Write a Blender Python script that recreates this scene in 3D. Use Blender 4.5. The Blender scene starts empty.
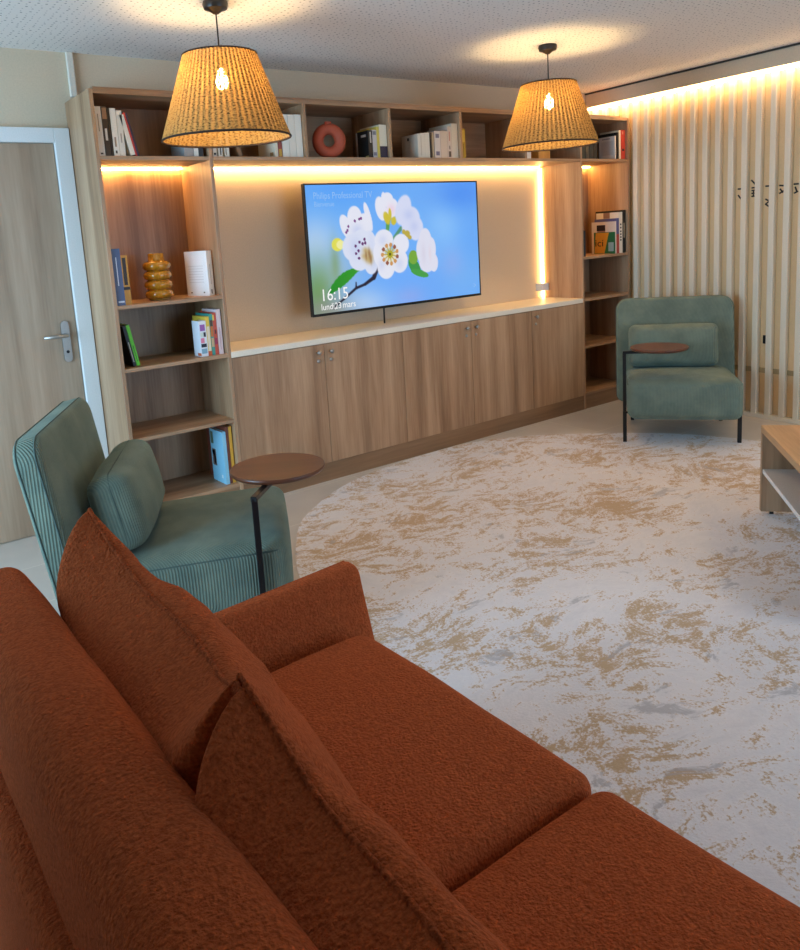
import bpy, bmesh, math, random
import numpy as np
from mathutils import Vector, Matrix, Euler, noise as mnoise

S = bpy.context.scene
COL = S.collection
random.seed(7)
PI = math.pi

# ------------------------------------------------------------------ camera
cam_d = bpy.data.cameras.new('camera')
cam = bpy.data.objects.new('camera', cam_d)
COL.objects.link(cam)
S.camera = cam
YAW, PITCH, ROLL, FPX, U0, V0 = 0.6201, -0.1677, -0.0644, 781.3213, 365.7884, 367.4449
F = Vector((math.sin(YAW)*math.cos(PITCH), math.cos(YAW)*math.cos(PITCH), math.sin(PITCH)))
R = Vector((math.cos(YAW), -math.sin(YAW), 0))
U = R.cross(F)
R2 = math.cos(ROLL)*R + math.sin(ROLL)*U
U2 = -math.sin(ROLL)*R + math.cos(ROLL)*U
M = Matrix((R2, U2, -F)).transposed().to_4x4()
M.translation = Vector((-1.2719, -4.3247, 1.4738))
cam.matrix_world = M
cam_d.sensor_fit = 'VERTICAL'
cam_d.sensor_height = 36.0
cam_d.lens = FPX/950*36.0
cam_d.shift_x = -(U0-400)/950
cam_d.shift_y = (V0-475)/950
cam_d.clip_start = 0.02

# ------------------------------------------------------------------ world, big lights, exposure
w = bpy.data.worlds.new('world'); S.world = w; w.use_nodes = True
w.node_tree.nodes['Background'].inputs[0].default_value = (0.62, 0.78, 1.0, 1)
w.node_tree.nodes['Background'].inputs[1].default_value = 0.35
S.view_settings.view_transform = 'Standard'
S.view_settings.look = 'None'
S.view_settings.gamma = 1
S.view_settings.use_curve_mapping = False
S.view_settings.exposure = 0.0
S.cycles.max_bounces = 8
S.cycles.diffuse_bounces = 5
S.cycles.transparent_max_bounces = 16
S.cycles.sample_clamp_indirect = 4.0
S.cycles.caustics_reflective = False
S.cycles.caustics_refractive = False

def area(name, loc, target, sx, sy, power, col, spread=PI):
    l = bpy.data.lights.new(name, 'AREA'); l.shape = 'RECTANGLE'; l.size = sx; l.size_y = sy
    l.energy = power; l.color = col; l.spread = spread
    o = bpy.data.objects.new(name, l); COL.objects.link(o); o.location = loc
    d = Vector(target)-Vector(loc)
    o.rotation_euler = d.to_track_quat('-Z', 'Y').to_euler()
    return o
DAY = (0.45, 0.74, 1.0)
WARM = (1.0, 0.67, 0.30)
LEDC = (1.0, 0.58, 0.20)
area('window_daylight_left', (-3.02, -1.45, 1.2), (.5, -.55, .95), 2.1, 1.9, 66, DAY, math.radians(105))
area('window_daylight_front', (2.0, -6.05, 1.2), (1.9, 0, .9), 3.0, 2.0, 36, (0.42, 0.70, 1.0), math.radians(120))
area('ceiling_light_near', (2.2, -4.3, 2.44), (1.6, -2.6, 0), .5, .5, 7, (1.0, 0.72, 0.42), math.radians(130))
BULB_E = 420.0
LED_E = 32.0

# ------------------------------------------------------------------ helpers
def lin(c):
    out = []
    for v in c[:3]:
        v = v/255.0
        out.append(v/12.92 if v <= 0.04045 else ((v+0.055)/1.055)**2.4)
    return tuple(out)

def tag(o, label=None, cat=None, group=None, kind=None):
    if label: o['label'] = label
    if cat: o['category'] = cat
    if group: o['group'] = group
    if kind: o['kind'] = kind
    return o

def obj(name, bm, mat, parent=None, smooth=False, loc=None):
    me = bpy.data.meshes.new(name)
    bm.normal_update()
    bm.to_mesh(me); bm.free()
    if isinstance(mat, (list, tuple)):
        for m in mat: me.materials.append(m)
    elif mat: me.materials.append(mat)
    if smooth:
        for p in me.polygons: p.use_smooth = True
        if smooth == 'auto':
            try: me.set_sharp_from_angle(angle=math.radians(40))
            except Exception: pass
    o = bpy.data.objects.new(name, me)
    COL.objects.link(o)
    if parent: o.parent = parent
    if loc: o.location = loc
    return o

def empty(name, loc=(0, 0, 0), rz=0.0):
    o = bpy.data.objects.new(name, None)
    COL.objects.link(o); o.location = loc; o.rotation_euler = (0, 0, rz)
    o.empty_display_size = 0.1
    return o

def copy_tree(o, parent=None):
    c = o.copy(); COL.objects.link(c)
    if parent: c.parent = parent
    for ch in list(o.children): copy_tree(ch, c)
    return c

def new(): return bmesh.new()

def merge(bm, src):
    me = bpy.data.meshes.new('tmp'); src.to_mesh(me); src.free()
    bm.from_mesh(me); bpy.data.meshes.remove(me)

def box(bm, x0, x1, y0, y1, z0, z1, bev=0.0, seg=2, mi=0, mat=None):
    t = bmesh.new()
    bmesh.ops.create_cube(t, size=1.0)
    for v in t.verts:
        v.co = Vector((x0+(v.co.x+.5)*(x1-x0), y0+(v.co.y+.5)*(y1-y0), z0+(v.co.z+.5)*(z1-z0)))
    if bev > 0:
        bmesh.ops.bevel(t, geom=list(t.edges), offset=bev, segments=seg, affect='EDGES', profile=0.5)
    for f in t.faces: f.material_index = mi
    if mat is not None: t.transform(mat)
    merge(bm, t)
    return bm

def tube(bm, pts, r, n=10, cap=True, mi=0, closed=False):
    pts = [Vector(p) for p in pts]
    rings = []
    N = len(pts)
    up = Vector((0, 0, 1))
    prev = None
    for i, p in enumerate(pts):
        if closed: d = pts[(i+1) % N]-pts[i-1]
        else: d = pts[min(i+1, N-1)]-pts[max(i-1, 0)]
        d.normalize()
        if prev is None:
            a = up if abs(d.dot(up)) < .95 else Vector((1, 0, 0))
            x = d.cross(a).normalized()
        else:
            x = (prev-d*prev.dot(d)).normalized()
        prev = x
        y = d.cross(x)
        rr = r[i] if isinstance(r, (list, tuple)) else r
        rings.append([bm.verts.new(p+rr*(math.cos(2*PI*k/n)*x+math.sin(2*PI*k/n)*y)) for k in range(n)])
    M_ = N if closed else N-1
    for i in range(M_):
        a, b = rings[i], rings[(i+1) % N]
        for k in range(n):
            f = bm.faces.new((a[k], a[(k+1) % n], b[(k+1) % n], b[k])); f.material_index = mi
    if cap and not closed:
        bm.faces.new(list(reversed(rings[0]))).material_index = mi
        bm.faces.new(rings[-1]).material_index = mi
    return bm

def lathe(bm, prof, n=48, cx=0, cy=0, close=False, mi=0):
    rings = []
    for r, z in prof:
        rings.append([bm.verts.new((cx+r*math.cos(2*PI*k/n), cy+r*math.sin(2*PI*k/n), z)) for k in range(n)])
    m = len(rings)
    for i in range(m if close else m-1):
        a, b = rings[i], rings[(i+1) % m]
        for k in range(n):
            bm.faces.new((a[k], a[(k+1) % n], b[(k+1) % n], b[k])).material_index = mi
    if not close:
        if prof[0][0] > 1e-4: bm.faces.new(list(reversed(rings[0]))).material_index = mi
        if prof[-1][0] > 1e-4: bm.faces.new(rings[-1]).material_index = mi
    return bm

def softbox(hx, hy, hz, r, cuts=22, puff=(0, 0, 0), wob=0.0, seed=0, center=(0, 0, 0)):
    """rounded, slightly puffed upholstery block"""
    bm = bmesh.new()
    bmesh.ops.create_cube(bm, size=2.0)
    bmesh.ops.subdivide_edges(bm, edges=list(bm.edges), cuts=cuts, use_grid_fill=True)
    H = Vector((hx, hy, hz))
    rr = r if isinstance(r, (tuple, list)) else (r, r, r)
    for v in bm.verts:
        q = v.co.copy()
        q = Vector([math.copysign(abs(c)**0.8, c) for c in q]) if False else q
        # denser sampling near the edges
        q = Vector([math.sin(c*PI/2*0.999) if True else c for c in q])
        p = Vector((q.x*hx, q.y*hy, q.z*hz))
        inn = Vector([max(-(H[i]-rr[i]), min(H[i]-rr[i], p[i])) for i in range(3)])
        d = Vector([(p[i]-inn[i])/rr[i] for i in range(3)])
        L = d.length
        if L > 1e-6:
            d /= max(L, 1e-6)
            # keep flat faces flat
            p2 = Vector([inn[i]+rr[i]*d[i] for i in range(3)])
        else: p2 = p
        u = [p2[i]/H[i] for i in range(3)]
        px = puff[0]*(1-u[1]**2)*(1-u[2]**2)*u[0]
        py = puff[1]*(1-u[0]**2)*(1-u[2]**2)*u[1]
        pz = puff[2]*(1-u[0]**2)*(1-u[1]**2)*u[2]
        p2 += Vector((px, py, pz))
        if wob:
            nn = mnoise.noise_vector(p2*5+Vector((seed, seed*2.3, 1)))
            p2 += nn*wob
        v.co = p2+Vector(center)
    return bm

def rounded_rect(hw, hh, R, seg=8):
    pts = []
    rs = R if isinstance(R, (tuple, list)) else (R,)*4   # tr, tl, bl, br
    for (cx, cy, a0, r) in ((hw-rs[0], hh-rs[0], 0, rs[0]), (-hw+rs[1], hh-rs[1], 90, rs[1]), (-hw+rs[2], -hh+rs[2], 180, rs[2]), (hw-rs[3], -hh+rs[3], 270, rs[3])):
        for k in range(seg+1):
            a = math.radians(a0+90*k/seg)
            pts.append((cx+r*math.cos(a), cy+r*math.sin(a)))
    return pts

def slab(hw, hh, t, R, b, puff=0.0, seg=8):
    """upholstered rounded-rectangle slab; plane = (y,z), thickness along x (front +x)"""
    bm = bmesh.new()
    def ring(inset, x, pf=0):
        rs = tuple(max(r-inset, 0.004) for r in (R if isinstance(R, (tuple, list)) else (R,)*4))
        return [bm.verts.new((x, p[0], p[1])) for p in rounded_rect(hw-inset, hh-inset, rs, seg)]
    rings = []
    fr = [(0.9, .0), (0.6, .0), (.35, .0)]
    m = min(hw, hh)
    K = 6
    prof = []
    for k in (0.97, 0.7, 0.45, 0.22):          # back cap from the centre outwards
        prof.append((m*k, -t/2-puff*0.3*math.sin(PI/2*k)))
    for k in range(K+1):
        a = PI/2*k/K
        prof.append((b*(1-math.sin(a)), -t/2+b*(1-math.cos(a))))
    for k in range(K+1):
        a = PI/2*k/K
        prof.append((b*(1-math.cos(a)), t/2-b*(1-math.sin(a))))
    for k in (0.22, 0.45, 0.7, 0.97):
        prof.append((m*k, t/2+puff*math.sin(PI/2*k)))
    for ins, x in prof: rings.append(ring(ins, x))
    n = len(rings[0])
    for i in range(len(rings)-1):
        a, c = rings[i], rings[i+1]
        for k in range(n):
            bm.faces.new((a[k], a[(k+1) % n], c[(k+1) % n], c[k]))
    bm.faces.new(list(reversed(rings[0]))); bm.faces.new(rings[-1])
    bmesh.ops.recalc_face_normals(bm, faces=list(bm.faces))
    return bm

# ------------------------------------------------------------------ materials
class NT:
    def __init__(self, name):
        self.m = bpy.data.materials.new(name); self.m.use_nodes = True
        self.t = self.m.node_tree; self.t.nodes.clear()
        self.out = self.n('ShaderNodeOutputMaterial')
    def n(self, ty, **kw):
        nd = self.t.nodes.new(ty)
        for k, v in kw.items():
            if k.startswith('i_'):
                key = k[2:]
                key = int(key) if key.isdigit() else key.replace('_', ' ')
                nd.inputs[key].default_value = v
            else: setattr(nd, k, v)
        return nd
    def l(self, a, ao, b, bi):
        self.t.links.new(a.outputs[ao], b.inputs[bi])
    def ramp(self, stops, interp='LINEAR'):
        r = self.n('ShaderNodeValToRGB'); cr = r.color_ramp; cr.interpolation = interp
        while len(cr.elements) < len(stops): cr.elements.new(0.5)
        for e, (p, c) in zip(cr.elements, stops):
            e.position = p; e.color = (*c, 1) if len(c) == 3 else c
        return r
    def bsdf(self, **kw):
        b = self.n('ShaderNodeBsdfPrincipled')
        for k, v in kw.items(): b.inputs[k.replace('_', ' ')].default_value = v
        self.l(b, 0, self.out, 0)
        return b

def plain(name, rgb, rough=0.6, metal=0.0, spec=0.5, bump=0.0, bscale=200, coat=0.0):
    k = NT(name)
    b = k.bsdf(Roughness=rough, Metallic=metal)
    b.inputs['Specular IOR Level'].default_value = spec
    b.inputs['Coat Weight'].default_value = coat
    c = lin(rgb)
    tc = k.n('ShaderNodeTexCoord')
    nz = k.n('ShaderNodeTexNoise'); nz.inputs['Scale'].default_value = bscale; nz.inputs['Detail'].default_value = 3
    k.l(tc, 'Object', nz, 'Vector')
    rp = k.ramp([(0.3, tuple(x*0.94 for x in c)), (0.7, tuple(min(1, x*1.04) for x in c))])
    k.l(nz, 0, rp, 0); k.l(rp, 0, b, 'Base Color')
    if bump:
        bp = k.n('ShaderNodeBump'); bp.inputs['Strength'].default_value = bump; bp.inputs['Distance'].default_value = 0.002
        k.l(nz, 0, bp, 'Height'); k.l(bp, 0, b, 'Normal')
    return k.m

def emis(name, rgb_lin, strength):
    k = NT(name)
    e = k.n('ShaderNodeEmission'); e.inputs[0].default_value = (*rgb_lin, 1); e.inputs[1].default_value = strength
    k.l(e, 0, k.out, 0)
    return k.m

def wood(name, c_lo, c_mid, c_hi, axis='z', rough=0.45, scale=1.0):
    k = NT(name)
    b = k.bsdf(Roughness=rough)
    tc = k.n('ShaderNodeTexCoord'); oi = k.n('ShaderNodeObjectInfo')
    mp = k.n('ShaderNodeMapping')
    sc = {'z': (1, 1, .055), 'x': (.055, 1, 1), 'y': (1, .055, 1)}[axis]
    mp.inputs['Scale'].default_value = tuple(s*scale for s in sc)
    k.l(tc, 'Object', mp, 'Vector')
    off = k.n('ShaderNodeVectorMath'); off.operation = 'SCALE'; off.inputs['Scale'].default_value = 7.3
    cmb = k.n('ShaderNodeCombineXYZ')
    for i in range(3): k.l(oi, 'Random', cmb, i)
    k.l(cmb, 0, off, 0)
    k.l(off, 0, mp, 'Location')
    n1 = k.n('ShaderNodeTexNoise'); n1.inputs['Scale'].default_value = 9; n1.inputs['Detail'].default_value = 4; n1.inputs['Roughness'].default_value = .55; n1.inputs['Distortion'].default_value = .35
    n2 = k.n('ShaderNodeTexNoise'); n2.inputs['Scale'].default_value = 95; n2.inputs['Detail'].default_value = 3
    k.l(mp, 0, n1, 'Vector'); k.l(mp, 0, n2, 'Vector')
    mx = k.n('ShaderNodeMath'); mx.operation = 'MULTIPLY_ADD'; mx.inputs[1].default_value = .22
    k.l(n2, 0, mx, 0)
    sb = k.n('ShaderNodeMath'); sb.operation = 'MULTIPLY'; sb.inputs[1].default_value = .78
    k.l(n1, 0, sb, 0); k.l(sb, 0, mx, 2)
    rp = k.ramp([(.34, lin(c_lo)), (.5, lin(c_mid)), (.64, lin(c_hi))])
    k.l(mx, 0, rp, 0); k.l(rp, 0, b, 'Base Color')
    bp = k.n('ShaderNodeBump'); bp.inputs['Strength'].default_value = .12; bp.inputs['Distance'].default_value = .001
    k.l(n2, 0, bp, 'Height'); k.l(bp, 0, b, 'Normal')
    return k.m

OAK = ((134, 101, 74), (165, 130, 99), (186, 153, 121))
W_V = wood('oak_vertical', *OAK, axis='z')
W_H = wood('oak_horizontal', *OAK, axis='x')
W_Y = wood('oak_depth', *OAK, axis='y')
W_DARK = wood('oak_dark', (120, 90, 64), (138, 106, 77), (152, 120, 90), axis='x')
W_DOOR = wood('door_oak', (142, 118, 96), (164, 139, 116), (178, 154, 131), axis='z', rough=.5)
W_TABLE = wood('table_oak', (170, 130, 90), (196, 154, 110), (210, 172, 128), axis='x', rough=.4)
W_WALNUT = wood('walnut', (82, 44, 28), (98, 54, 35), (112, 64, 42), axis='x', rough=.33)
WHITE = plain('white_paint', (226, 228, 228), .45)
CREAM = plain('cream_laminate', (235, 226, 208), .38)
WALLM = plain('wall_paint', (212, 195, 170), .8, bump=.05, bscale=120)
WALLW = plain('wall_white', (222, 214, 200), .8, bump=.05, bscale=120)
SLATM = plain('slat_white', (234, 221, 198), .5)
BACKM = plain('panel_beige', (234, 202, 156), .7)
BLACKM = plain('black_metal', (18, 18, 20), .38, spec=.4)
BLACKP = plain('black_plastic', (14, 14, 16), .3)
STEEL = plain('brushed_steel', (178, 172, 166), .45, metal=1.0)
PAPER = plain('paper', (232, 224, 206), .85)

def ceiling_mat():
    k = NT('perforated_ceiling')
    b = k.bsdf(Roughness=.85)
    tc = k.n('ShaderNodeTexCoord')
    vo = k.n('ShaderNodeTexVoronoi'); vo.voronoi_dimensions = '2D'
    vo.inputs['Scale'].default_value = 30; vo.inputs['Randomness'].default_value = .42
    k.l(tc, 'Object', vo, 'Vector')
    sp = k.n('ShaderNodeSeparateColor'); k.l(vo, 'Color', sp, 0)
    mr = k.n('ShaderNodeMapRange'); mr.inputs[3].default_value = .06; mr.inputs[4].default_value = .17
    k.l(sp, 0, mr, 0)
    ls = k.n('ShaderNodeMath'); ls.operation = 'LESS_THAN'
    k.l(vo, 'Distance', ls, 0); k.l(mr, 0, ls, 1)
    mx = k.n('ShaderNodeMix'); mx.data_type = 'RGBA'
    mx.inputs[6].default_value = (*lin((236, 232, 228)), 1); mx.inputs[7].default_value = (*lin((158, 156, 158)), 1)
    k.l(ls, 0, mx, 0); k.l(mx, 2, b, 'Base Color')
    return k.m
CEILM = ceiling_mat()

def floor_mat():
    k = NT('stone_tile_floor')
    b = k.bsdf(Roughness=.42)
    tc = k.n('ShaderNodeTexCoord')
    br = k.n('ShaderNodeTexBrick'); br.offset = 0.5; br.squash = 1.0
    br.inputs['Scale'].default_value = 1.0
    br.inputs['Brick Width'].default_value = .9; br.inputs['Row Height'].default_value = .45
    br.inputs['Mortar Size'].default_value = .0025; br.inputs['Mortar Smooth'].default_value = .1
    br.inputs['Color1'].default_value = (*lin((206, 199, 191)), 1); br.inputs['Color2'].default_value = (*lin((201, 194, 186)), 1)
    br.inputs['Mortar'].default_value = (*lin((226, 218, 206)), 1)
    k.l(tc, 'Object', br, 'Vector')
    nz = k.n('ShaderNodeTexNoise'); nz.inputs['Scale'].default_value = 6; nz.inputs['Detail'].default_value = 6
    k.l(tc, 'Object', nz, 'Vector')
    mx = k.n('ShaderNodeMix'); mx.data_type = 'RGBA'; mx.blend_type = 'MULTIPLY'; mx.inputs[0].default_value = .35
    rp = k.ramp([(.3, (.78, .77, .75)), (.7, (1, 1, 1))])
    k.l(nz, 0, rp, 0); k.l(br, 0, mx, 6); k.l(rp, 0, mx, 7); k.l(mx, 2, b, 'Base Color')
    return k.m
FLOORM = floor_mat()

def rug_mat():
    k = NT('rug_pile')
    b = k.bsdf(Roughness=.95)
    b.inputs['Sheen Weight'].default_value = .15
    b.inputs['Specular IOR Level'].default_value = .1
    tc = k.n('ShaderNodeTexCoord')
    # warp
    wn = k.n('ShaderNodeTexNoise'); wn.inputs['Scale'].default_value = 1.9; wn.inputs['Detail'].default_value = 2
    k.l(tc, 'Object', wn, 'Vector')
    wv = k.n('ShaderNodeVectorMath'); wv.operation = 'SCALE'; wv.inputs['Scale'].default_value = .45
    k.l(wn, 'Color', wv, 0)
    ad = k.n('ShaderNodeVectorMath'); ad.operation = 'ADD'
    k.l(tc, 'Object', ad, 0); k.l(wv, 0, ad, 1)
    mp = k.n('ShaderNodeMapping'); mp.inputs['Scale'].default_value = (1.0, 1.7, 1); mp.inputs['Rotation'].default_value = (0, 0, .35)
    k.l(ad, 0, mp, 0)
    big = k.n('ShaderNodeTexNoise'); big.inputs['Scale'].default_value = 1.9; big.inputs['Detail'].default_value = 3
    k.l(tc, 'Object', big, 'Vector')
    st = k.n('ShaderNodeTexNoise'); st.inputs['Scale'].default_value = 8.5; st.inputs['Detail'].default_value = 10; st.inputs['Roughness'].default_value = .80; st.inputs['Distortion'].default_value = .25
    k.l(mp, 0, st, 'Vector')
    fine = k.n('ShaderNodeTexNoise'); fine.inputs['Scale'].default_value = 130; fine.inputs['Detail'].default_value = 2
    k.l(tc, 'Object', fine, 'Vector')
    a1 = k.n('ShaderNodeMath'); a1.operation = 'MULTIPLY_ADD'; a1.inputs[1].default_value = .42
    k.l(big, 0, a1, 0); k.l(st, 0, a1, 2)
    a2 = k.n('ShaderNodeMath'); a2.operation = 'MULTIPLY_ADD'; a2.inputs[1].default_value = .32
    k.l(fine, 0, a2, 0); k.l(a1, 0, a2, 2)
    rp = k.ramp([(0.0, (0, 0, 0)), (.872, (0, 0, 0)), (.935, (.9, .9, .9)), (1, (1, 1, 1))])
    k.l(a2, 0, rp, 0)
    base = k.ramp([(.35, lin((220, 219, 224))), (.6, lin((236, 234, 237)))])
    k.l(st, 0, base, 0)
    mx = k.n('ShaderNodeMix'); mx.data_type = 'RGBA'
    mx.inputs[7].default_value = (*lin((192, 166, 134)), 1)
    k.l(rp, 0, mx, 0); k.l(base, 0, mx, 6)
    # a few grey-blue patches
    g = k.n('ShaderNodeTexNoise'); g.inputs['Scale'].default_value = 4.0; g.inputs['Detail'].default_value = 7; g.inputs['Roughness'].default_value = .7
    mp2 = k.n('ShaderNodeMapping'); mp2.inputs['Location'].default_value = (13.1, 4.2, 0); mp2.inputs['Scale'].default_value = (1, 1.8, 1)
    k.l(ad, 0, mp2, 0); k.l(mp2, 0, g, 'Vector')
    rg = k.ramp([(0.0, (0, 0, 0)), (.60, (0, 0, 0)), (.65, (.75, .75, .75)), (1, (.8, .8, .8))])
    k.l(g, 0, rg, 0)
    mx2 = k.n('ShaderNodeMix'); mx2.data_type = 'RGBA'
    mx2.inputs[7].default_value = (*lin((176, 176, 182)), 1)
    k.l(rg, 0, mx2, 0); k.l(mx, 2, mx2, 6)
    k.l(mx2, 2, b, 'Base Color')
    bp = k.n('ShaderNodeBump'); bp.inputs['Strength'].default_value = .5; bp.inputs['Distance'].default_value = .004
    k.l(fine, 0, bp, 'Height'); k.l(bp, 0, b, 'Normal')
    return k.m
RUGM = rug_mat()

def boucle(name, lo, hi):
    k = NT(name)
    b = k.bsdf(Roughness=.95)
    b.inputs['Specular IOR Level'].default_value = .08
    b.inputs['Sheen Weight'].default_value = .28; b.inputs['Sheen Roughness'].default_value = .5
    b.inputs['Sheen Tint'].default_value = (*lin((230, 130, 90)), 1)
    tc = k.n('ShaderNodeTexCoord')
    v = k.n('ShaderNodeTexNoise'); v.inputs['Scale'].default_value = 170; v.inputs['Detail'].default_value = 2.5; v.inputs['Roughness'].default_value = .5; v.inputs['Distortion'].default_value = 0.0
    k.l(tc, 'Object', v, 'Vector')
    n2 = k.n('ShaderNodeTexNoise'); n2.inputs['Scale'].default_value = 60; n2.inputs['Detail'].default_value = 2
    k.l(tc, 'Object', n2, 'Vector')
    ad = k.n('ShaderNodeMath'); ad.operation = 'MULTIPLY_ADD'; ad.inputs[1].default_value = .5
    k.l(n2, 0, ad, 0); k.l(v, 0, ad, 2)
    rp = k.ramp([(.55, lin(lo)), (.95, lin(hi))])
    k.l(ad, 0, rp, 0); k.l(rp, 0, b, 'Base Color')
    bp = k.n('ShaderNodeBump'); bp.inputs['Strength'].default_value = .9; bp.inputs['Distance'].default_value = .009
    k.l(ad, 0, bp, 'Height'); k.l(bp, 0, b, 'Normal')
    return k.m
RUST = boucle('rust_boucle', (160, 78, 42), (192, 98, 56))
RUST_SEAM = boucle('rust_seam', (132, 62, 32), (184, 92, 52))

def corduroy(name, lo, hi, axis='y', pitch=.0085):
    k = NT(name)
    b = k.bsdf(Roughness=.85)
    b.inputs['Specular IOR Level'].default_value = .15
    b.inputs['Sheen Weight'].default_value = .35; b.inputs['Sheen Roughness'].default_value = .4
    b.inputs['Sheen Tint'].default_value = (*lin((170, 205, 205)), 1)
    tc = k.n('ShaderNodeTexCoord')
    sp = k.n('ShaderNodeSeparateXYZ'); k.l(tc, 'Object', sp, 0)
    dg = k.n('ShaderNodeMath'); dg.operation = 'MULTIPLY_ADD'; dg.inputs[1].default_value = .8; k.l(sp, 0, dg, 0); k.l(sp, 1, dg, 2)
    if axis == 'y': src = (dg, 0)
    elif axis == 'x': src = (sp, 0)
    else: src = (sp, 2)
    m = k.n('ShaderNodeMath'); m.operation = 'MULTIPLY'; m.inputs[1].default_value = 2*PI/pitch
    k.l(src[0], src[1], m, 0)
    s = k.n('ShaderNodeMath'); s.operation = 'SINE'; k.l(m, 0, s, 0)
    n = k.n('ShaderNodeTexNoise'); n.inputs['Scale'].default_value = 7; n.inputs['Detail'].default_value = 5; n.inputs['Roughness'].default_value = .6
    k.l(tc, 'Object', n, 'Vector')
    a = k.n('ShaderNodeMath'); a.operation = 'MULTIPLY_ADD'; a.inputs[1].default_value = .10
    k.l(s, 0, a, 0); k.l(n, 0, a, 2)
    rp = k.ramp([(.3, lin(lo)), (.7, lin(hi))])
    k.l(a, 0, rp, 0); k.l(rp, 0, b, 'Base Color')
    bp = k.n('ShaderNodeBump'); bp.inputs['Strength'].default_value = .5; bp.inputs['Distance'].default_value = .002
    k.l(s, 0, bp, 'Height'); k.l(bp, 0, b, 'Normal')
    return k.m
CORD = corduroy('green_corduroy', (94, 108, 98), (122, 134, 118), 'y')
CORD_X = corduroy('green_corduroy_side', (94, 108, 98), (122, 134, 118), 'x')
CORD_SEAM = plain('green_seam', (70, 86, 80), .9)

# ------------------------------------------------------------------ structure
XU, X1, X2, XR = 0.0, 0.6186, 3.632, 4.2273
D = 0.4047
H1, H2, H3, HC = 2.2495, 1.9197, 0.8829, 2.502
TH = 0.02

def struct(name, bm, m, parent=None, smooth=False):
    o = obj(name, bm, m, parent, smooth)
    if parent is None: o['kind'] = 'structure'
    return o

LX, FY = -3.1, -6.2      # left wall, front (window) wall behind the camera
RX = 4.2603
SL = 0.0578              # the right wall runs slightly off square
ANG = math.atan(SL)

bm = new(); box(bm, LX-.1, 5.0, FY-.1, .1, -.05, 0); struct('floor', bm, FLOORM)
bm = new(); box(bm, LX-.1, 5.0, FY-.1, .1, HC, HC+.05); struct('ceiling', bm, CEILM)
bm = new(); box(bm, LX-.1, 5.0, 0, .1, 0, HC); struct('wall_back', bm, WALLM)
# right wall with its own tilt, face 45 mm behind the slat fronts
RT = Matrix.Translation((RX, 0, 0)) @ Matrix.Rotation(-ANG, 4, 'Z')
bm = new(); box(bm, .045, .16, -6.35, .05, 0, HC); bm.transform(RT); struct('wall_right', bm, BACKM)
# left wall with window opening
def wall_open(bm, axis, pos, th, a0, a1, o0, o1, zb, zt):
    def bb(s0, s1, z0, z1):
        if axis == 'x': box(bm, pos-th, pos, s0, s1, z0, z1)
        else: box(bm, s0, s1, pos-th, pos, z0, z1)
    bb(a0, o0, 0, HC); bb(o1, a1, 0, HC); bb(o0, o1, 0, zb); bb(o0, o1, zt, HC)
bm = new(); wall_open(bm, 'x', LX, .1, FY, 0, -2.55, -.35, .2, 2.2); struct('wall_left', bm, WALLW)
bm = new(); wall_open(bm, 'y', FY, .1, LX-.1, 5.0, .35, 3.65, .15, 2.3); struct('wall_front', bm, WALLW)
gk = NT('window_glass')
gt = gk.n('ShaderNodeBsdfTransparent'); gg = gk.n('ShaderNodeBsdfGlossy'); gg.inputs['Roughness'].default_value = .02
gm = gk.n('ShaderNodeMixShader'); gm.inputs[0].default_value = .06
gk.l(gt, 0, gm, 1); gk.l(gg, 0, gm, 2); gk.l(gm, 0, gk.out, 0)
GLASS = gk.m
def window(name, axis, pos, s0, s1, z0, z1):
    bm = new(); t = .05
    def bb(a, b, c, d):
        if axis == 'x': box(bm, pos-.08, pos-.03, a, b, c, d)
        else: box(bm, a, b, pos-.08, pos-.03, c, d)
    bb(s0, s1, z0, z0+t); bb(s0, s1, z1-t, z1); bb(s0, s0+t, z0, z1); bb(s1-t, s1, z0, z1); m = (s0+s1)/2; bb(m-.03, m+.03, z0, z1)
    o = struct(name, bm, WHITE)
    bm = new()
    if axis == 'x': box(bm, pos-.06, pos-.052, s0+t, s1-t, z0+t, z1-t)
    else: box(bm, s0+t, s1-t, pos-.06, pos-.052, z0+t, z1-t)
    obj('pane', bm, GLASS, o)
window('window_1', 'x', LX, -2.55, -.35, .2, 2.2)
window('window_2', 'y', FY, .35, 3.65, .15, 2.3)

# door with frame on the back wall, left of the bookcase
dr = empty('door_1', (-.5, 0, 0)); dr['kind'] = 'structure'
bm = new(); box(bm, -.45, .413, -.012, .03, .006, 2.04); obj('leaf', bm, W_DOOR, dr)
bm = new()
box(bm, .417, .4965, -.035, 0, 0, 2.118, .003); box(bm, -.53, -.453, -.035, 0, 0, 2.118, .003); box(bm, -.453, .417, -.035, 0, 2.044, 2.118, .003)
obj('frame', bm, WHITE, dr)
bm = new()
for p in [0]:
    t = bmesh.new()
    pts = rounded_rect(.021, .11, .02, 6)
    f0 = [t.verts.new((a+.353, -.013, b+1.015)) for a, b in pts]; f1 = [t.verts.new((a+.353, -.022, b+1.015)) for a, b in pts]
    n = len(pts)
    for k in range(n): t.faces.new((f0[k], f0[(k+1) % n], f1[(k+1) % n], f1[k]))
    t.faces.new(f1); t.faces.new(list(reversed(f0)))
    bmesh.ops.recalc_face_normals(t, faces=list(t.faces)); merge(bm, t)
hp = obj('handle_plate', bm, STEEL, dr)
bm = new(); tube(bm, [(.353, -.022, 1.05), (.353, -.06, 1.05), (.345, -.068, 1.05), (.23, -.068, 1.05)], .0095, 12)
obj('lever', bm, STEEL, hp, True)
bm = new(); lathe(bm, [(.008, 0), (.008, .003)], 16); bm.transform(Matrix.Translation((.353, -.022, .96)) @ Matrix.Rotation(PI/2, 4, 'X')); obj('keyhole', bm, BLACKM, hp)

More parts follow.
